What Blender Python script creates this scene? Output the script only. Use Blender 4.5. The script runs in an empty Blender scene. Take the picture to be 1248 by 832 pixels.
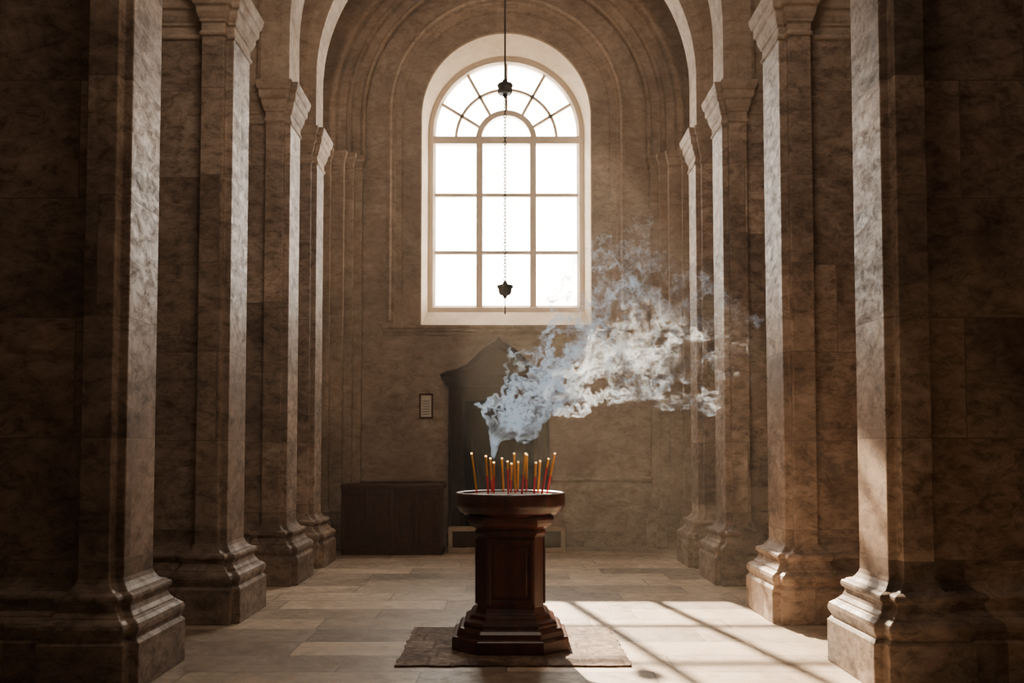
import bpy, bmesh, math, random
import numpy as np
from mathutils import Vector, Matrix
random.seed(4)
scene = bpy.context.scene
COL = scene.collection

# ------------------------------------------------------------------ materials
def nmat(name):
    m = bpy.data.materials.new(name); m.use_nodes = True
    nt = m.node_tree
    for n in list(nt.nodes): nt.nodes.remove(n)
    return m, nt, nt.nodes, nt.links

def ramp(N, stops):
    r = N.new('ShaderNodeValToRGB')
    el = r.color_ramp.elements
    while len(el) > 1: el.remove(el[-1])
    el[0].position = stops[0][0]; el[0].color = (*stops[0][1], 1)
    for p, c in stops[1:]:
        e = el.new(p); e.color = (*c, 1)
    return r

def mix(N, L, a, b, fac, mode='MIX'):
    m = N.new('ShaderNodeMix'); m.data_type = 'RGBA'; m.blend_type = mode
    if isinstance(fac, (int, float)): m.inputs[0].default_value = fac
    else: L.new(fac, m.inputs[0])
    for s, i in ((a, 6), (b, 7)):
        if isinstance(s, tuple): m.inputs[i].default_value = (*s, 1)
        else: L.new(s, m.inputs[i])
    return m.outputs[2]

def stone(name, c_dark, c_mid, c_light, bw=1.15, bh=0.78, mort=0.004, mode='wall', rough=0.6, bump=0.25, vary=0.35, scale=1.0, spec=0.25, mdark=0.8, mott=0.6, vein=0.5):
    m, nt, N, L = nmat(name)
    out = N.new('ShaderNodeOutputMaterial'); b = N.new('ShaderNodeBsdfPrincipled')
    b.inputs['Specular IOR Level'].default_value = spec
    L.new(b.outputs[0], out.inputs[0])
    tc = N.new('ShaderNodeTexCoord'); sep = N.new('ShaderNodeSeparateXYZ'); L.new(tc.outputs['Object'], sep.inputs[0])
    comb = N.new('ShaderNodeCombineXYZ')
    if mode == 'wall':
        ad = N.new('ShaderNodeMath'); ad.operation = 'ADD'; L.new(sep.outputs[0], ad.inputs[0]); L.new(sep.outputs[1], ad.inputs[1])
        L.new(ad.outputs[0], comb.inputs[0]); L.new(sep.outputs[2], comb.inputs[1])
    else:
        L.new(sep.outputs[0], comb.inputs[0]); L.new(sep.outputs[1], comb.inputs[1])
    br = N.new('ShaderNodeTexBrick')
    br.inputs['Scale'].default_value = 1.0
    br.inputs['Brick Width'].default_value = bw; br.inputs['Row Height'].default_value = bh
    br.inputs['Mortar Size'].default_value = mort; br.inputs['Mortar Smooth'].default_value = 0.3
    br.inputs['Color1'].default_value = (0, 0, 0, 1); br.inputs['Color2'].default_value = (1, 1, 1, 1)
    br.inputs['Mortar'].default_value = (0.5, 0.5, 0.5, 1)
    br.offset = 0.37; br.squash = 1.35; br.squash_frequency = 3
    L.new(comb.outputs[0], br.inputs['Vector'])
    vm = N.new('ShaderNodeVectorMath'); vm.operation = 'MULTIPLY_ADD'
    L.new(br.outputs['Color'], vm.inputs[0]); vm.inputs[1].default_value = (7, 5, 9) if vary > .15 else (0, 0, 0); L.new(tc.outputs['Object'], vm.inputs[2])
    n1 = N.new('ShaderNodeTexNoise'); n1.inputs['Scale'].default_value = 1.3 * scale; n1.inputs['Detail'].default_value = 10; n1.inputs['Roughness'].default_value = 0.62; n1.inputs['Distortion'].default_value = 0.7
    L.new(vm.outputs[0], n1.inputs['Vector'])
    n2 = N.new('ShaderNodeTexNoise'); n2.inputs['Scale'].default_value = 7 * scale; n2.inputs['Detail'].default_value = 12; n2.inputs['Roughness'].default_value = 0.78; n2.inputs['Distortion'].default_value = 0.5
    mpn = N.new('ShaderNodeMapping'); mpn.inputs['Scale'].default_value = (1, 1, 1.7) if mode == 'wall' else (1, 1.2, 1); mpn.inputs['Rotation'].default_value = (.5, .35, 0.2)
    L.new(vm.outputs[0], mpn.inputs[0]); L.new(mpn.outputs[0], n2.inputs['Vector'])
    n3 = N.new('ShaderNodeTexNoise'); n3.inputs['Scale'].default_value = 45; n3.inputs['Detail'].default_value = 4
    L.new(tc.outputs['Object'], n3.inputs['Vector'])
    n4 = N.new('ShaderNodeTexNoise'); n4.inputs['Scale'].default_value = 1.6 * scale; n4.inputs['Detail'].default_value = 8; n4.inputs['Roughness'].default_value = 0.6; n4.inputs['Distortion'].default_value = 1.5
    L.new(mpn.outputs[0], n4.inputs['Vector'])
    r4 = ramp(N, [(0.44, (1, 1, 1)), (0.495, (0.6, 0.55, 0.53)), (0.505, (0.6, 0.55, 0.53)), (0.56, (1, 1, 1))]); L.new(n4.outputs[0], r4.inputs[0])
    r1 = ramp(N, [(0.34, c_dark), (0.5, c_mid), (0.66, c_light)]); L.new(n1.outputs[0], r1.inputs[0])
    r2 = ramp(N, [(0.38, (0.38, 0.355, 0.34)), (0.5, (0.9, 0.89, 0.88)), (0.60, (1.2, 1.18, 1.17))]); L.new(n2.outputs[0], r2.inputs[0])
    c = mix(N, L, r1.outputs[0], r2.outputs[0], mott, 'MULTIPLY')
    c = mix(N, L, c, r4.outputs[0], vein, 'MULTIPLY')
    rb = ramp(N, [(0.0, (1 - vary,) * 3), (1.0, (1 + vary * 0.35,) * 3)]); L.new(br.outputs['Color'], rb.inputs[0])
    c = mix(N, L, c, rb.outputs[0], 0.9, 'MULTIPLY')
    c = mix(N, L, c, tuple(x * mdark for x in c_dark), br.outputs['Fac'])
    L.new(c, b.inputs['Base Color'])
    rr = N.new('ShaderNodeMapRange'); rr.inputs[1].default_value = 0.35; rr.inputs[2].default_value = 0.65
    rr.inputs[3].default_value = rough + 0.2; rr.inputs[4].default_value = rough - 0.2
    L.new(n2.outputs[0], rr.inputs[0]); L.new(rr.outputs[0], b.inputs['Roughness'])
    mh = N.new('ShaderNodeMath'); mh.operation = 'MULTIPLY_ADD'; L.new(n3.outputs[0], mh.inputs[0]); mh.inputs[1].default_value = 0.25; L.new(n2.outputs[0], mh.inputs[2])
    mf = N.new('ShaderNodeMath'); mf.operation = 'MULTIPLY'; L.new(br.outputs['Fac'], mf.inputs[0]); mf.inputs[1].default_value = 0.5
    ms = N.new('ShaderNodeMath'); ms.operation = 'SUBTRACT'; L.new(mh.outputs[0], ms.inputs[0]); L.new(mf.outputs[0], ms.inputs[1])
    bp = N.new('ShaderNodeBump'); bp.inputs['Strength'].default_value = bump; bp.inputs['Distance'].default_value = 0.012
    L.new(ms.outputs[0], bp.inputs['Height']); L.new(bp.outputs[0], b.inputs['Normal'])
    return m

def simple(name, col, rough=0.5, metal=0.0, var=0.3, scale=8, stretch=(1, 1, 1), emis=None, es=0, spec=0.5):
    m, nt, N, L = nmat(name)
    out = N.new('ShaderNodeOutputMaterial'); b = N.new('ShaderNodeBsdfPrincipled'); L.new(b.outputs[0], out.inputs[0])
    tc = N.new('ShaderNodeTexCoord'); mp = N.new('ShaderNodeMapping'); mp.inputs['Scale'].default_value = stretch
    L.new(tc.outputs['Object'], mp.inputs[0])
    n = N.new('ShaderNodeTexNoise'); n.inputs['Scale'].default_value = scale; n.inputs['Detail'].default_value = 7; n.inputs['Distortion'].default_value = 0.8
    L.new(mp.outputs[0], n.inputs['Vector'])
    r = ramp(N, [(0.3, tuple(x * (1 - var) for x in col)), (0.7, tuple(min(1, x * (1 + var)) for x in col))])
    L.new(n.outputs[0], r.inputs[0]); L.new(r.outputs[0], b.inputs['Base Color'])
    b.inputs['Roughness'].default_value = rough; b.inputs['Metallic'].default_value = metal
    b.inputs['Specular IOR Level'].default_value = spec
    if emis:
        b.inputs['Emission Color'].default_value = (*emis, 1); b.inputs['Emission Strength'].default_value = es
    return m

M_PIER = stone('pier_travertine', (0.20, 0.14, 0.105), (0.34, 0.25, 0.19), (0.46, 0.35, 0.27), vary=.38, mott=.9, vein=.5, rough=.55, spec=.3)
M_WALL = stone('wall_plastered_stone', (0.27, 0.20, 0.15), (0.36, 0.275, 0.208), (0.44, 0.34, 0.26), bw=1.6, bh=1.05, mort=0.002, vary=0.12, bump=0.12, rough=0.7, mott=.5, vein=.35)
M_TRIM = stone('carved_limestone', (0.25, 0.185, 0.14), (0.36, 0.275, 0.21), (0.44, 0.345, 0.27), bw=3, bh=2.2, mort=0.001, vary=0.08, bump=0.15, rough=0.7, spec=.15, mott=.5, vein=.3)
M_REVEAL = stone('reveal_limestone', (0.5, 0.39, 0.28), (0.58, 0.47, 0.34), (0.66, 0.54, 0.41), bw=3, bh=2.2, mort=0.001, vary=0.05, bump=0.1, rough=0.7, mott=.2, vein=.1)
M_FLOOR = stone('floor_slabs', (0.38, 0.29, 0.21), (0.52, 0.41, 0.305), (0.64, 0.515, 0.395), bw=1.15, bh=0.47, mort=0.008, mode='floor', rough=0.45, bump=0.25, vary=0.58, spec=.5, mott=.5, vein=.35, scale=1.2, mdark=.4)
M_SLAB = stone('worn_slab', (0.09, 0.055, 0.038), (0.20, 0.13, 0.09), (0.34, 0.235, 0.165), bw=.27, bh=.27, mort=0.012, mode='floor', rough=0.7, bump=0.7, vary=0.14, scale=2.4, mott=1.0, vein=.6, spec=.15, mdark=1.3)
M_MAHOG = simple('mahogany', (0.06, 0.016, 0.010), 0.33, var=0.55, scale=5, stretch=(3, 3, 0.6))
M_WOOD = simple('dark_oak', (0.055, 0.020, 0.011), 0.5, var=0.4, scale=6, stretch=(3, 3, 0.7), spec=.25)
M_PORTAL = simple('portal_dark_wood', (0.04, 0.024, 0.017), 0.6, var=0.3, spec=.2)
M_DOOR = simple('door_slate_paint', (0.016, 0.013, 0.013), 0.6, var=0.3, spec=.15)
M_IRON = simple('wrought_iron', (0.03, 0.027, 0.025), 0.5, metal=0.7)
M_PAINT = simple('cream_window_paint', (0.75, 0.64, 0.5), 0.5, var=0.06)
M_SAND = simple('incense_ash', (0.42, 0.36, 0.3), 0.95, var=0.25, scale=40)
M_STICK = simple('incense_yellow', (0.9, 0.42, 0.05), 0.7, var=0.15)
M_RED = simple('incense_red', (0.85, 0.02, 0.03), 0.5, var=0.15)
M_EMBER = simple('ember', (0.9, 0.5, 0.2), 0.7, emis=(1, 0.6, 0.25), es=6)
M_PALE = simple('pale_wood', (0.40, 0.31, 0.22), 0.6, var=0.2)
M_PAPER = simple('notice_paper', (0.6, 0.55, 0.46), 0.7, var=0.1)

# ------------------------------------------------------------------ helpers
def finish(bm, name, mats, parent=None, smooth=False, recalc=True, bevel=0):
    if recalc: bmesh.ops.recalc_face_normals(bm, faces=bm.faces)
    me = bpy.data.meshes.new(name); bm.to_mesh(me); bm.free()
    if not isinstance(mats, (list, tuple)): mats = [mats]
    for m in mats: me.materials.append(m)
    ob = bpy.data.objects.new(name, me); COL.objects.link(ob)
    if smooth:
        for p in me.polygons: p.use_smooth = True
    if parent: ob.parent = parent
    if bevel:
        b = ob.modifiers.new('bevel', 'BEVEL'); b.width = bevel; b.segments = 2; b.limit_method = 'ANGLE'; b.angle_limit = math.radians(40)
    return ob

def empty(name, loc=(0, 0, 0)):
    e = bpy.data.objects.new(name, None); e.location = loc; e.empty_display_size = 0.1
    COL.objects.link(e); return e

def par(ob, e):
    ob.parent = e; ob.matrix_parent_inverse = Matrix.Translation(-Vector(e.location)); return ob

def box(bm, x0, x1, y0, y1, z0, z1, mi=0):
    vs = [bm.verts.new(p) for p in ((x0, y0, z0), (x1, y0, z0), (x1, y1, z0), (x0, y1, z0), (x0, y0, z1), (x1, y0, z1), (x1, y1, z1), (x0, y1, z1))]
    for f in ((0, 3, 2, 1), (4, 5, 6, 7), (0, 1, 5, 4), (1, 2, 6, 5), (2, 3, 7, 6), (3, 0, 4, 7)):
        fc = bm.faces.new([vs[i] for i in f]); fc.material_index = mi
    return vs

def loft(bm, rings, close=True, cap=(False, False), mi=0, smooth=False):
    rv = [[bm.verts.new(p) for p in r] for r in rings]
    n = len(rv[0])
    for a, b in zip(rv, rv[1:]):
        for i in range(n if close else n - 1):
            j = (i + 1) % n
            f = bm.faces.new((a[i], a[j], b[j], b[i])); f.material_index = mi; f.smooth = smooth
    if cap[0]: f = bm.faces.new(rv[0][::-1]); f.material_index = mi
    if cap[1]: f = bm.faces.new(rv[-1]); f.material_index = mi
    return rv

def offs(poly, d):
    n = len(poly); out = []
    for i in range(n):
        p0 = Vector(poly[i - 1]); p1 = Vector(poly[i]); p2 = Vector(poly[(i + 1) % n])
        e1 = (p1 - p0).normalized(); e2 = (p2 - p1).normalized()
        n1 = Vector((e1.y, -e1.x)); n2 = Vector((e2.y, -e2.x))
        b = n1 + n2; b = b / max(1e-6, b.dot(n1))
        out.append(tuple(p1 + b * d))
    return out

BASE = [(.17, 0), (.17, .29), (.155, .31), (.145, .315), (.15, .335), (.165, .36), (.168, .385), (.16, .41), (.135, .43), (.115, .435), (.112, .45), (.09, .475), (.078, .505), (.078, .53), (.095, .535), (.10, .555), (.095, .575), (.07, .585), (.05, .59), (.03, .61), (.01, .64), (0, .67)]
CAP = [(0, -.46), (.015, -.45), (.02, -.435), (.015, -.42), (.004, -.41), (.004, -.34), (.02, -.33), (.02, -.31), (.03, -.29), (.042, -.25), (.045, -.21), (.065, -.19), (.07, -.17), (.07, -.11), (.085, -.10), (.093, -.07), (.10, -.04), (.105, 0)]

def moulded_pier(name, poly, ztop, side, mats, sc=1.0):
    if side < 0: poly = [(-x, y) for x, y in poly][::-1]
    bm = bmesh.new()
    prof = [(o * sc, z) for o, z in BASE] + [(o * sc, ztop + z * (1 if sc == 1 else sc)) for o, z in CAP]
    rings = [[(x, y, z) for x, y in offs(poly, o)] for o, z in prof]
    loft(bm, rings, cap=(True, True))
    for f in bm.faces:
        zc = f.calc_center_median().z
        f.material_index = 0 if (zc > .7 and zc < ztop - .52 * sc) else (1 if zc > 1 else 0)
    return finish(bm, name, mats, bevel=0.008)

# ------------------------------------------------------------------ shell
YW = 13.75      # inner face of far wall
YB = -4.0
bm = bmesh.new(); box(bm, -5.2, 5.2, YB - .3, YW + 0.6, -0.2, 0); finish(bm, 'floor', M_FLOOR)
for s, nm in ((-1, 'wall_left'), (1, 'wall_right')):
    bm = bmesh.new(); a, b = sorted((s * 4.6, s * 4.9)); box(bm, a, b, YB, YW, 0, 5.65); finish(bm, nm, M_WALL)
bm = bmesh.new(); box(bm, -4.9, 4.9, YB - .3, YB, 0, 10.4); finish(bm, 'wall_back', M_WALL)

ZS = 5.6; VR = 3.0; VC = 6.85; RC = 6.30
bm = bmesh.new()
def vpath(R, e):
    return [(-4.9, ZS + e), (-R, ZS + e)] + [(-R * math.cos(a), VC + R * math.sin(a)) for a in np.linspace(0, math.pi, 49)] + [(R, ZS + e), (4.9, ZS + e)]
ring0 = vpath(VR, 0) + vpath(VR + .25, .25)[::-1]
loft(bm, [[(x, YB - .3, z) for x, z in ring0], [(x, YW + .3, z) for x, z in ring0]], cap=(True, True))
finish(bm, 'ceiling', M_WALL)

def archloop(w, zb, zc, y, n=40, cx=0.0, rz=None):
    rz = rz or w
    pts = [(cx - w, y, zb)] + [(cx - w, y, zb + (zc - zb) * t) for t in (0.33, 0.66)]
    pts += [(cx - w * math.cos(a), y, zc + rz * math.sin(a)) for a in np.linspace(0, math.pi, n)]
    pts += [(cx + w, y, zb + (zc - zb) * t) for t in (0.66, 0.33)] + [(cx + w, y, zb)]
    return pts

YG = 14.2
bm = bmesh.new()
lv = [archloop(1.76, 3.34, 6.70, YW), archloop(1.72, 3.34, 6.70, YW), archloop(1.70, 3.35, 6.70, YW + .05), archloop(1.62, 3.35, 6.69, YW + .06),
      archloop(1.60, 3.36, 6.69, YW + .10), archloop(1.33, 3.36, 6.66, YW + .10)]
lv_rev = [archloop(1.33, 3.36, 6.66, YW + .10), archloop(1.31, 3.38, 6.65, YW + .10), archloop(1.24, 3.62, 6.49, YG - .1), archloop(1.24, 3.62, 6.49, YG + .18)]
rv = loft(bm, lv, close=True, mi=0)
loft(bm, lv_rev, close=True, mi=1)
outer = [bm.verts.new(p) for p in ((-4.9, YW, 0), (4.9, YW, 0), (4.9, YW, 10.6), (-4.9, YW, 10.6))]
es = [bm.edges.new((outer[i], outer[(i + 1) % 4])) for i in range(4)]
r0 = rv[0]
es += [bm.edges.get((r0[i], r0[(i + 1) % len(r0)])) for i in range(len(r0))]
bmesh.ops.triangle_fill(bm, edges=es, use_beauty=True, use_dissolve=False)
vo = [bm.verts.new(p) for p in ((-4.9, YG + .18, 0), (4.9, YG + .18, 0), (4.9, YG + .18, 10.6), (-4.9, YG + .18, 10.6))]
lo = [bm.verts.new(p) for p in archloop(1.24, 3.62, 6.49, YG + .18)]
es = [bm.edges.new((vo[i], vo[(i + 1) % 4])) for i in range(4)] + [bm.edges.new((lo[i], lo[(i + 1) % len(lo)])) for i in range(len(lo))]
bmesh.ops.triangle_fill(bm, edges=es, use_beauty=True, use_dissolve=False)
for i in range(4):
    j = (i + 1) % 4; bm.faces.new((outer[i], outer[j], vo[j], vo[i]))
bmesh.ops.remove_doubles(bm, verts=bm.verts, dist=0.0005)
finish(bm, 'wall_far', [M_WALL, M_REVEAL])

def arch_mould(name, w, zb, zc, prof, y0, mat, n=48):
    bm = bmesh.new()
    rings = []
    for o, d in prof:
        rings.append(archloop(w + o, zb, zc, y0 - d, n))
    loft(bm, rings, close=False)
    return finish(bm, name, mat, recalc=True)
arch_mould('trim_1', 1.76, 3.44, 6.70, [(0, 0), (0, .05), (.025, .07), (.05, .055), (.08, .04), (.08, 0)], YW + .002, M_WALL)
arch_mould('trim_2', 2.16, 5.95, 6.62, [(0, -.01), (0, .12), (.03, .15), (.06, .12), (.08, .08), (.2, .08), (.22, .14), (.25, .17), (.28, .14), (.30, .09), (.42, .09), (.45, .18), (.5, .2), (.54, .2), (.54, 0)], YW + .002, M_WALL)
def band(name, x0, x1, prof, mat):
    bm = bmesh.new()
    r = [[(x0, YW + .003 - d, z) for d, z in prof], [(x1, YW + .003 - d, z) for d, z in prof]]
    loft(bm, r, close=True, cap=(True, True)); return finish(bm, name, mat)
band('window_sill', -1.88, 1.88, [(0, 3.22), (.03, 3.22), (.04, 3.25), (.07, 3.27), (.08, 3.3), (.10, 3.32), (.10, 3.36), (-.12, 3.39), (-.12, 3.22)], M_TRIM)
band('trim_3', .70, 2.3, [(0, .98), (.05, .98), (.06, 1.0), (.06, 1.03), (0, 1.06)], M_TRIM)
band('trim_4', -2.3, -.92, [(0, .98), (.05, .98), (.06, 1.0), (.06, 1.03), (0, 1.06)], M_TRIM)
band('baseboard_far', .70, 2.3, [(0, 0), (.07, 0), (.07, .16), (.04, .2), (0, .22)], M_TRIM)

PIERS = [(5.72, 6.36), (7.85, 8.52), (9.98, 10.62), (11.42, 12.0), (2.2, 2.85), (-0.6, 0.05), (-3.2, -2.6)]
for yf, yr in PIERS:
    poly = [(2.50, yf), (2.70, yf), (2.70, yf + .09), (4.6, yf + .09), (4.6, yr - .09), (2.70, yr - .09), (2.70, yr), (2.50, yr), (2.50, yr - .08), (2.44, yr - .08), (2.44, yf + .08), (2.50, yf + .08)]
    if yf < 3: poly = [(x + .35, y) for x, y in poly]
    for s in (-1, 1):
        moulded_pier('stone_pillar', poly, 5.6, s, [M_PIER, M_TRIM])
for s in (-1, 1):
    poly = [(2.2, YW + .05), (2.2, 13.62), (2.32, 13.62), (2.32, 13.5), (2.44, 13.5), (2.44, 13.38), (2.62, 13.38), (2.62, 13.28), (3.1, 13.28), (3.1, YW + .05)]
    moulded_pier('wall_respond', poly, 5.95, s, [M_WALL, M_WALL], sc=0.5)

def rib(name, yf, yr, dx=0):
    bm = bmesh.new(); zc = RC
    prof = [(3.85, yf + .09), (2.80, yf + .09), (2.80, yf + .02), (2.76, yf), (2.62, yf), (2.60, yf + .03), (2.54, yf + .03), (2.50, yf + .06), (2.46, yf + .08), (2.46, yr - .08), (2.50, yr - .06), (2.54, yr - .03), (2.60, yr - .03), (2.62, yr), (2.76, yr), (2.80, yr - .02), (2.80, yr - .09), (3.85, yr - .09)]
    rings = []
    for R, y in prof:
        R += dx
        rings.append([(-R, y, ZS)] + [((-R * math.cos(a)), y, zc + R * math.sin(a)) for a in np.linspace(0, math.pi, 65)] + [(R, y, ZS)])
    loft(bm, rings, close=False)
    return finish(bm, name, M_WALL)
for yf, yr in PIERS:
    rib('transverse_arch', yf, yr, .35 if yf < 3 else 0)

# ------------------------------------------------------------------ window
win = empty('window_1', (0, YG, 6.4))
def barbox(bm, p0, p1, w, d, y):
    p0 = Vector((p0[0], 0, p0[1])); p1 = Vector((p1[0], 0, p1[1])); t = (p1 - p0).normalized(); nrm = Vector((-t.z, 0, t.x)) * w / 2
    r = lambda p: [(p - nrm + Vector((0, y - d / 2, 0))), (p + nrm + Vector((0, y - d / 2, 0))), (p + nrm + Vector((0, y + d / 2, 0))), (p - nrm + Vector((0, y + d / 2, 0)))]
    loft(bm, [r(p0), r(p1)], cap=(True, True))
def arcbar(bm, R, w, d, y, zc, n=40):
    prof = [(R - w / 2, y - d / 2), (R + w / 2, y - d / 2), (R + w / 2, y + d / 2), (R - w / 2, y + d / 2)]
    rings = [[(-r * math.cos(a), yy, zc + r * math.sin(a)) for r, yy in prof] for a in np.linspace(0, math.pi, n)]
    loft(bm, rings, cap=(True, True))
bm = bmesh.new()
ZT = 6.38
fr = [archloop(1.26, 3.60, 6.49, YG - .06), archloop(1.16, 3.70, 6.48, YG - .06), archloop(1.12, 3.74, 6.49, YG - .02), archloop(1.12, 3.74, 6.49, YG + .05), archloop(1.26, 3.60, 6.49, YG + .05)]
loft(bm, fr + [fr[0]], close=True)
for x in (-.425, .425): barbox(bm, (x, 3.68), (x, ZT), .10, .10, YG)
barbox(bm, (-1.18, ZT), (1.18, ZT), .12, .11, YG)
for z in (4.58, 5.5):
    for a, b in ((-1.14, -.46), (-.39, .39), (.46, 1.14)):
        barbox(bm, (a, z), (b, z), .055, .06, YG)
arcbar(bm, .44, .09, .10, YG, ZT)
arcbar(bm, .80, .045, .06, YG, ZT + .02)
for dg in (27, 58, 90, 122, 153):
    a = math.radians(dg); barbox(bm, (.46 * math.cos(a), ZT + .46 * math.sin(a)), (1.17 * math.cos(a), 6.44 + 1.19 * math.sin(a)), .045, .06, YG)
par(finish(bm, 'window_frame', M_PAINT), win)

# ------------------------------------------------------------------ portal + door
portal = empty('door_1', (-.11, 13.6, 0))
CX = -.11
bm = bmesh.new()
for s in (-1, 1):
    a, b = sorted((CX + s * .52, CX + s * .76)); box(bm, a, b, 13.58, YW, 0, 2.42)
    a, b = sorted((CX + s * .57, CX + s * .71)); box(bm, a, b, 13.545, 13.58, .25, 2.3)
    a, b = sorted((CX + s * .49, CX + s * .77)); box(bm, a, b, 13.52, YW, 0, .22)
box(bm, CX - .52, CX + .52, 13.6, YW, 2.2, 2.42)
prof = [(-.0, 2.42), (.17, 2.42), (.18, 2.47), (.22, 2.50), (.28, 2.55), (.30, 2.60), (0, 2.62)]
r = []
for sx in (-1, 1):
    r.append([(CX + sx * (.70 + d * .62), YW - d, z) for d, z in prof])
loft(bm, r, cap=(True, True))
half = [(0.88, 2.60), (.80, 2.64), (.62, 2.68), (.48, 2.75), (.36, 2.87), (.26, 2.97), (.14, 3.05), (.05, 3.10), (0, 3.17)]
out = [(CX - x, z) for x, z in half] + [(CX + x, z) for x, z in half[::-1][1:]]
out_in = [(CX - x * .78, 2.62 + (z - 2.6) * .72) for x, z in half] + [(CX + x * .78, 2.62 + (z - 2.6) * .72) for x, z in half[::-1][1:]]
loft(bm, [[(x, YW, z) for x, z in out], [(x, 13.5, z) for x, z in out], [(x, 13.5, z - .0) for x, z in out_in], [(x, 13.6, z) for x, z in out_in]], close=True, cap=(True, True))
par(finish(bm, 'portal_surround', M_PORTAL, bevel=.006), portal)
bm = bmesh.new()
box(bm, CX - .52, CX + .52, 13.70, YW, 0.0, 2.2)
for i in range(14):
    x = CX - .49 + i * .0755
    box(bm, x - .012, x + .012, 13.675, 13.70, .7, 2.1)
for z in (.08, .62, 1.35, 2.1): box(bm, CX - .51, CX + .51, 13.66, 13.70, z, z + .07)
box(bm, CX - .03, CX + .03, 13.655, 13.70, .05, 2.17)
for s in (-1, 1):
    a, b = sorted((CX + s * .1, CX + s * .44)); box(bm, a, b, 13.68, 13.70, .2, .56)
par(finish(bm, 'door_leaves', M_DOOR), portal)

bm = bmesh.new()
bx0 = -.83
box(bm, bx0, .84, 12.95, 13.17, .30, .36)
box(bm, bx0, .84, 12.92, 12.98, .0, .07)
box(bm, bx0 + .04, .80, 13.02, 13.06, .07, .30, 1)
for x in (bx0, -.36, .24, .78): box(bm, x, x + .06, 12.95, 13.17, .0, .30)
finish(bm, 'kneeling_bench', [M_PALE, M_WOOD], bevel=.006)

cab = empty('wooden_chest', (-1.6, 13.35, 0))
bm = bmesh.new()
X0, X1 = -2.30, -.89
YC = -.55
def cbox(x0, x1, y0, y1, z0, z1): box(bm, x0, x1, y0 + YC, y1 + YC, z0, z1)
cbox(X0 + .02, X1 - .02, 13.24, 13.70, .06, .92)
cbox(X0 - .02, X1 + .02, 13.19, 13.72, .92, .98)
cbox(X0, X1, 13.21, 13.70, 0, .08)
w = (X1 - X0 - .04) / 4
for i in range(5):
    x = X0 + .02 + i * w; cbox(x - .03, x + .03, 13.215, 13.24, .08, .92)
for z in (.08, .84): cbox(X0 + .02, X1 - .02, 13.218, 13.24, z, z + .08)
for i in range(4):
    x = X0 + .02 + i * w; cbox(x + .08, x + w - .08, 13.225, 13.24, .24, .76)
par(finish(bm, 'chest_body', M_WOOD, bevel=.006), cab)

nb = empty('framed_notice', (-1.22, 13.72, 2.12))
bm = bmesh.new()
box(bm, -1.31, -1.13, YW - .012, YW, 1.96, 2.30, 1)
for a in ((-1.325, -1.30, 1.94, 2.32), (-1.14, -1.115, 1.94, 2.32), (-1.30, -1.14, 1.94, 1.965), (-1.30, -1.14, 2.295, 2.32)):
    box(bm, a[0], a[1], YW - .03, YW, a[2], a[3], 0)
for i in range(6): box(bm, -1.28, -1.17, YW - .014, YW - .011, 2.0 + i * .04, 2.008 + i * .04, 0)
par(finish(bm, 'notice_frame', [M_WOOD, M_PAPER]), nb)

# ------------------------------------------------------------------ hanging lamp on chain
hl = empty('hanging_sanctuary_lamp', (-.01, 10.95, 5.9)); LX, LY = -.015, 10.95
def lathe(bm, prof, cx, cy, n=24, mi=0, smooth=True, capb=True, capt=True, rot=0):
    rings = [[(cx + r * math.cos(2 * math.pi * i / n + rot), cy + r * math.sin(2 * math.pi * i / n + rot), z) for i in range(n)] for r, z in prof]
    return loft(bm, rings, cap=(capb, capt), mi=mi, smooth=smooth)
bm = bmesh.new()
lathe(bm, [(.012, 5.98), (.012, 9.86)], LX, LY, 8)
lathe(bm, [(.012, 6.04), (.03, 6.03), (.04, 5.99), (.095, 5.975), (.10, 5.95), (.088, 5.93), (.090, 5.88), (.085, 5.85), (.03, 5.84), (.02, 5.81), (.006, 5.79)][::-1], LX, LY, 8, smooth=False)
DZ = -.06
lathe(bm, [(r, z + DZ) for r, z in [(.006, 3.37), (.02, 3.38), (.03, 3.41), (.065, 3.42), (.08, 3.45), (.082, 3.49), (.10, 3.505), (.10, 3.535), (.07, 3.54), (.04, 3.545), (.03, 3.57), (.012, 3.60)]], LX, LY, 16)
lathe(bm, [(r, z + DZ) for r, z in [(.007, 3.18), (.012, 3.2), (.006, 3.22), (.006, 3.38)]], LX, LY, 8)
z = 3.6 + DZ; k = 0
while z < 5.80:
    seg, sm = 8, 4; R1, R2, r = .015, .028, .006
    rings = []
    for i in range(seg):
        a = 2 * math.pi * i / seg; c = Vector((R1 * math.cos(a), 0, R2 * math.sin(a))); nn = Vector((math.cos(a), 0, math.sin(a)))
        ring = []
        for j in range(sm):
            b = 2 * math.pi * j / sm; p = c + nn * r * math.cos(b) + Vector((0, r * math.sin(b), 0))
            if k % 2: p = Vector((p.y, p.x, p.z))
            ring.append((LX + p.x, LY + p.y, z + .02 + p.z))
        rings.append(ring)
    loft(bm, rings + [rings[0]])
    z += .042; k += 1
bmesh.ops.remove_doubles(bm, verts=bm.verts, dist=.00005)
par(finish(bm, 'lamp_chain_and_bowls', M_IRON), hl)

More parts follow.
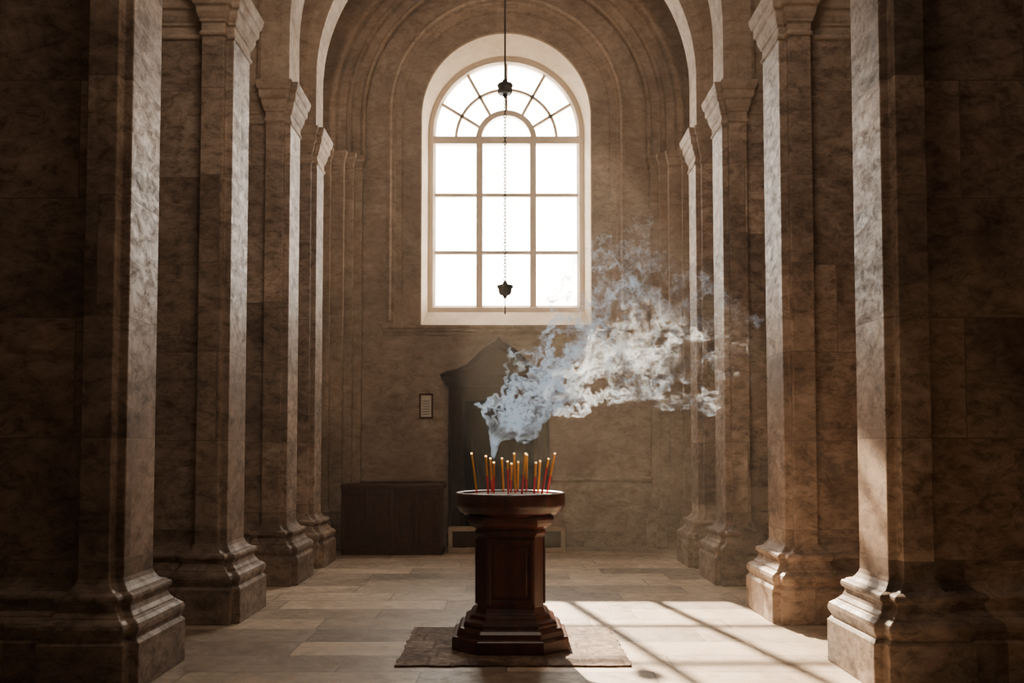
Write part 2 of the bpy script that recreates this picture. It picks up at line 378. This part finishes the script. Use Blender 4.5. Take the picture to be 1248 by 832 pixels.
# ------------------------------------------------------------------ incense burner pedestal
PX, PY = .03, 6.95
bm = bmesh.new()
edge = []
cr = [(-.76, 6.24), (.86, 6.24), (.86, 7.55), (-.76, 7.55)]
for i in range(4):
    a = Vector(cr[i]); b = Vector(cr[(i + 1) % 4])
    for t in np.linspace(0, 1, 26)[:-1]:
        p = a.lerp(b, t); edge.append((p.x + random.uniform(-.01, .01), p.y + random.uniform(-.01, .01)))
loft(bm, [[(x, y, 0.0) for x, y in edge], [(x, y, .014) for x, y in edge]], cap=(True, True))
finish(bm, 'worn_floor_mat', M_SLAB)
ped = empty('incense_burner_pedestal', (PX, PY, 0))
def chamf(h, c, z):
    return [(PX + x, PY + y, z) for x, y in ((-c, -h), (c, -h), (h, -c), (h, c), (c, h), (-c, h), (-h, c), (-h, -c))]
bm = bmesh.new()
prof = [(.43, .014, .56), (.43, .10, .56), (.42, .11, .56), (.395, .115, .57), (.39, .15, .57), (.37, .17, .58), (.345, .175, .58), (.345, .20, .6), (.335, .215, .6), (.30, .235, .62), (.29, .26, .64), (.262, .275, .68), (.25, .31, .72),
        (.245, .32, .74), (.245, .84, .74), (.255, .85, .74), (.262, .86, .74), (.262, .88, .74), (.25, .89, .74), (.262, .90, .72), (.29, .915, .68), (.315, .94, .64), (.325, .965, .62), (.325, .985, .6), (.31, .99, .6)]
loft(bm, [chamf(h, h * k, z) for h, z, k in prof], cap=(True, True))
for k in range(4):
    M = Matrix.Translation((PX, PY, 0)) @ Matrix.Rotation(k * math.pi / 2, 4, 'Z')
    hw = .245 * .74
    for (x0, x1, z0, z1, dd) in ((-hw + .005, -hw + .035, .34, .82, .262), (hw - .035, hw - .005, .34, .82, .262), (-hw + .035, hw - .035, .34, .375, .262), (-hw + .035, hw - .035, .785, .82, .262), (-hw + .06, hw - .06, .40, .76, .252)):
        vs = box(bm, x0, x1, -dd, -.24, z0, z1)
        for v in vs: v.co = M @ v.co
par(finish(bm, 'pedestal_column', M_MAHOG, bevel=.004), ped)
bm = bmesh.new()
lathe(bm, [(.31, .985), (.355, .99), (.36, 1.005), (.385, 1.01), (.395, 1.02), (.398, 1.035), (.410, 1.045), (.418, 1.06), (.42, 1.075), (.42, 1.145), (.414, 1.156), (.40, 1.158), (.385, 1.15), (.38, 1.12)], PX, PY, 64, capt=False)
par(finish(bm, 'bowl_rim', M_MAHOG), ped)
bm = bmesh.new()
lathe(bm, [(.384, 1.10), (.384, 1.135), (.3, 1.145), (.15, 1.152), (.02, 1.155)], PX, PY, 48)
par(finish(bm, 'ash_bed', M_SAND), ped)

inc = empty('incense_sticks', (PX, PY, 1.14))
bm = bmesh.new()
st = [(-.255, -.30, .05, .31), (-.165, -.185, -.1, .29), (-.14, -.155, .12, .27), (-.125, -.125, -.02, .24), (-.05, -.065, .15, .27), (-.015, -.02, -.12, .25), (.005, .01, .03, .23),
      (.04, .03, -.05, .31), (.085, .115, -.15, .31), (.125, .13, .05, .30), (.18, .195, -.08, .24), (.215, .235, .1, .25), (.235, .29, -.12, .27), (.28, .345, .0, .31), (.06, .065, .2, .24)]
for i, (xb, xt, dy, h) in enumerate(st):
    p0 = Vector((PX + xb, PY + dy, 1.135)); p1 = Vector((PX + xt, PY + dy * 1.1, 1.15 + h)); ax = (p1 - p0)
    q = ax.to_track_quat('Z', 'Y').to_matrix()
    def ringat(t, r): return [tuple(p0 + ax * t + q @ Vector((r * math.cos(a), r * math.sin(a), 0))) for a in np.linspace(0, 2 * math.pi, 7)[:-1]]
    redlen = (.14, .48, .38, .55, .12, .75, .45)[i % 7]
    loft(bm, [ringat(0, .0075), ringat(redlen, .0075)], cap=(True, False), mi=1)
    loft(bm, [ringat(redlen, .0075), ringat(redlen, .0085), ringat(.965, .0085)], mi=0)
    loft(bm, [ringat(.965, .0085), ringat(1.0, .006)], cap=(False, True), mi=2)
par(finish(bm, 'sticks', [M_STICK, M_RED, M_EMBER], smooth=True), inc)

# ------------------------------------------------------------------ smoke
rng = np.random.default_rng(31)
cs = np.array([0, .06, .14, .24, .36, .52, .70, .86, 1.0])
cxs = np.array([-.107, -.10, -.03, .10, .33, .62, .98, 1.38, 1.98])
czs = np.array([1.43, 1.54, 1.66, 1.80, 2.00, 2.24, 2.44, 2.46, 2.34])
crs = np.array([.012, .05, .11, .17, .28, .46, .68, .70, .60])
P = []; S = []
NS = 18; NP = 115000
for k in range(NS):
    smax = rng.uniform(.75, 1.0)
    s = rng.random(NP) ** .85 * smax
    v = rng.uniform(-1, 1, NP)
    a = rng.uniform(0, 2 * math.pi); ao = 2 * math.pi * (k * .618); ro = (.25, .95, .6, .8)[k % 4] + rng.uniform(-.1, .1); tw = rng.uniform(-3, 3)
    off = (ro * math.cos(ao), ro * math.sin(ao))
    wd = rng.uniform(.05, .2)
    r = np.interp(s, cs, crs)
    o1 = off[0] + v * wd * np.cos(a + tw * s); o2 = off[1] + v * wd * np.sin(a + tw * s)
    x = np.interp(s, cs, cxs) + r * -.5 * o1; z = np.interp(s, cs, czs) + r * o1 * .85
    y = PY - .02 + r * o2 * .7
    P.append(np.stack([x, y, z], 1)); S.append(s)
P = np.concatenate(P); S = np.concatenate(S)
lams = np.geomspace(.7, .045, 54)
for lam in lams:
    kd = rng.normal(size=3); kd /= np.linalg.norm(kd)
    d = np.cross(kd, rng.normal(size=3)); d /= np.linalg.norm(d)
    ph = rng.uniform(0, 6.28)
    g = np.clip(S / .16, 0.03, 1) * (0.75 + .35 * S)
    amp = .09 * lam ** 0.95
    P += (np.sin(P @ kd * (2 * math.pi / lam) + ph) * amp * g)[:, None] * d
hh = .004
lo_ = P.min(0) - .03; idx = ((P - lo_) / hh).astype(np.int64); dims = idx.max(0) + 2
flat = (idx[:, 0] * dims[1] + idx[:, 1]) * dims[2] + idx[:, 2]
uq, cnt = np.unique(flat, return_counts=True)
keep = cnt >= 2; uq = uq[keep]; cnt = cnt[keep]
iz = uq % dims[2]; iy = (uq // dims[2]) % dims[1]; ix = uq // (dims[2] * dims[1])
pts = np.stack([ix, iy, iz], 1) * hh + lo_ + hh / 2
rad = .0055 + .0018 * np.log2(cnt / 2.0 + .0001).clip(0, 3.0)
me = bpy.data.meshes.new('incense_smoke'); me.vertices.add(len(pts)); me.vertices.foreach_set('co', pts.astype(np.float32).ravel())
at = me.attributes.new('rad', 'FLOAT', 'POINT'); at.data.foreach_set('value', rad.astype(np.float32))
me.update()
smoke = bpy.data.objects.new('incense_smoke', me); COL.objects.link(smoke)
m, nt, N, L = nmat('smoke_volume')
out = N.new('ShaderNodeOutputMaterial'); vs = N.new('ShaderNodeVolumePrincipled'); L.new(vs.outputs[0], out.inputs['Volume'])
vs.inputs['Color'].default_value = (.80, .90, 1.0, 1); vs.inputs['Anisotropy'].default_value = .35
vs.inputs['Density Attribute'].default_value = ''
at = N.new('ShaderNodeAttribute'); at.attribute_name = 'density'
pw = N.new('ShaderNodeMath'); pw.operation = 'POWER'; L.new(at.outputs['Fac'], pw.inputs[0]); pw.inputs[1].default_value = 2.3
tc = N.new('ShaderNodeTexCoord'); sx = N.new('ShaderNodeSeparateXYZ'); L.new(tc.outputs['Object'], sx.inputs[0])
mr = N.new('ShaderNodeMapRange'); mr.interpolation_type = 'SMOOTHSTEP'; mr.inputs[1].default_value = -.15; mr.inputs[2].default_value = 1.3; mr.inputs[3].default_value = 24; mr.inputs[4].default_value = 6.0
L.new(sx.outputs[0], mr.inputs[0])
nz = N.new('ShaderNodeTexNoise'); nz.inputs['Scale'].default_value = 4.0; nz.inputs['Detail'].default_value = 3; L.new(tc.outputs['Object'], nz.inputs['Vector'])
nr = N.new('ShaderNodeMapRange'); nr.inputs[1].default_value = .36; nr.inputs[2].default_value = .60; nr.inputs[3].default_value = .2; nr.inputs[4].default_value = 1.2; L.new(nz.outputs[0], nr.inputs[0])
m1 = N.new('ShaderNodeMath'); m1.operation = 'MULTIPLY'; L.new(mr.outputs[0], m1.inputs[0]); L.new(nr.outputs[0], m1.inputs[1])
mm = N.new('ShaderNodeMath'); mm.operation = 'MULTIPLY'; L.new(pw.outputs[0], mm.inputs[0]); L.new(m1.outputs[0], mm.inputs[1])
L.new(mm.outputs[0], vs.inputs['Density'])
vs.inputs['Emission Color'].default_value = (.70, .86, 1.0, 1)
me_ = N.new('ShaderNodeMath'); me_.operation = 'MULTIPLY'; L.new(mm.outputs[0], me_.inputs[0]); me_.inputs[1].default_value = 0.34  # added self-glow, brightens the smoke beyond the light it scatters
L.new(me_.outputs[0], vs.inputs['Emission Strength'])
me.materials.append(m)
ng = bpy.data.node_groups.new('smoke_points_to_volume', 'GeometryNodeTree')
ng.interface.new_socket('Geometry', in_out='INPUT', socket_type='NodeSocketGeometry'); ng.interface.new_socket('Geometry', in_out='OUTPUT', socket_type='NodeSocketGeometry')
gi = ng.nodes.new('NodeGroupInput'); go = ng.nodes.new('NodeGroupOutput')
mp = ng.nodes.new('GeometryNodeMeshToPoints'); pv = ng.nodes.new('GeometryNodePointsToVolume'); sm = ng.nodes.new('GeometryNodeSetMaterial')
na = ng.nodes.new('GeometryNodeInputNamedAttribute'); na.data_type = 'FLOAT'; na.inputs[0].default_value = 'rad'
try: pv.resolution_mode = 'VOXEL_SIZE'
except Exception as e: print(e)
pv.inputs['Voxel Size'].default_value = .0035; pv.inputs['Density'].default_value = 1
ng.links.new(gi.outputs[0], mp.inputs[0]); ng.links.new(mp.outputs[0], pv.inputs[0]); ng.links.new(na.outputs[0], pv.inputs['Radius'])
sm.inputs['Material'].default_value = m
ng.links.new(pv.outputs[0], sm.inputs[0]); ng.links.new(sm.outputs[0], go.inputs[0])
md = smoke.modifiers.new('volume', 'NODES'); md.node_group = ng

# ------------------------------------------------------------------ haze in the nave
bm = bmesh.new(); box(bm, -2.26, 2.26, 2.9, 12.6, .016, 7.0)
m, nt, N, L = nmat('incense_haze')
out = N.new('ShaderNodeOutputMaterial'); sc_ = N.new('ShaderNodeVolumeScatter'); L.new(sc_.outputs[0], out.inputs['Volume'])
sc_.inputs['Color'].default_value = (1, .88, .74, 1); sc_.inputs['Density'].default_value = .0042; sc_.inputs['Anisotropy'].default_value = .4
finish(bm, 'incense_haze', m)

# ------------------------------------------------------------------ light
w = bpy.data.worlds.new('sky'); scene.world = w; w.use_nodes = True
bg = w.node_tree.nodes['Background']; bg.inputs[0].default_value = (1.0, .90, .77, 1); bg.inputs[1].default_value = 21
sd = bpy.data.lights.new('sun', 'SUN'); sd.energy = 38; sd.angle = math.radians(.75); sd.color = (1, .78, .54)
so = bpy.data.objects.new('sun', sd); COL.objects.link(so)
so.rotation_euler = Vector((.195, -1, -.70)).to_track_quat('-Z', 'Y').to_euler()
pd = bpy.data.lights.new('window_portal', 'AREA'); pd.shape = 'RECTANGLE'; pd.size = 2.5; pd.size_y = 4.2; pd.cycles.is_portal = True
po = bpy.data.objects.new('window_portal', pd); COL.objects.link(po); po.location = (0, YG + .12, 5.68); po.rotation_euler = (math.radians(-90), 0, 0)
fd = bpy.data.lights.new('nave_fill_light', 'AREA'); fd.shape = 'RECTANGLE'; fd.size = 3; fd.size_y = 1.5; fd.energy = 108; fd.color = (1, .81, .62)  # added fill above the frame, lifts far wall and inner piers; no actual fixture
fo = bpy.data.objects.new('nave_fill_light', fd); COL.objects.link(fo); fo.location = (0, 5.0, 7.6); fo.rotation_euler = (math.radians(60), 0, 0)
fd = bpy.data.lights.new('rear_fill_light', 'AREA'); fd.shape = 'RECTANGLE'; fd.size = 4; fd.size_y = 3; fd.energy = 11; fd.color = (1, .82, .66)  # added weak fill behind the camera for the near piers, no actual fixture
fo = bpy.data.objects.new('rear_fill_light', fd); COL.objects.link(fo); fo.location = (0, -3.3, 5.5); fo.rotation_euler = (math.radians(68), 0, 0)

# ------------------------------------------------------------------ camera
cd = bpy.data.cameras.new('camera'); cd.sensor_width = 36; cd.lens = 36 * 1100 / 1248
cd.shift_x = 7 / 1248; cd.shift_y = 81 / 1248; cd.clip_start = .05
co = bpy.data.objects.new('camera', cd); COL.objects.link(co); co.location = (0, 0, 1.5); co.rotation_euler = (math.radians(92.5), 0, 0)
scene.camera = co
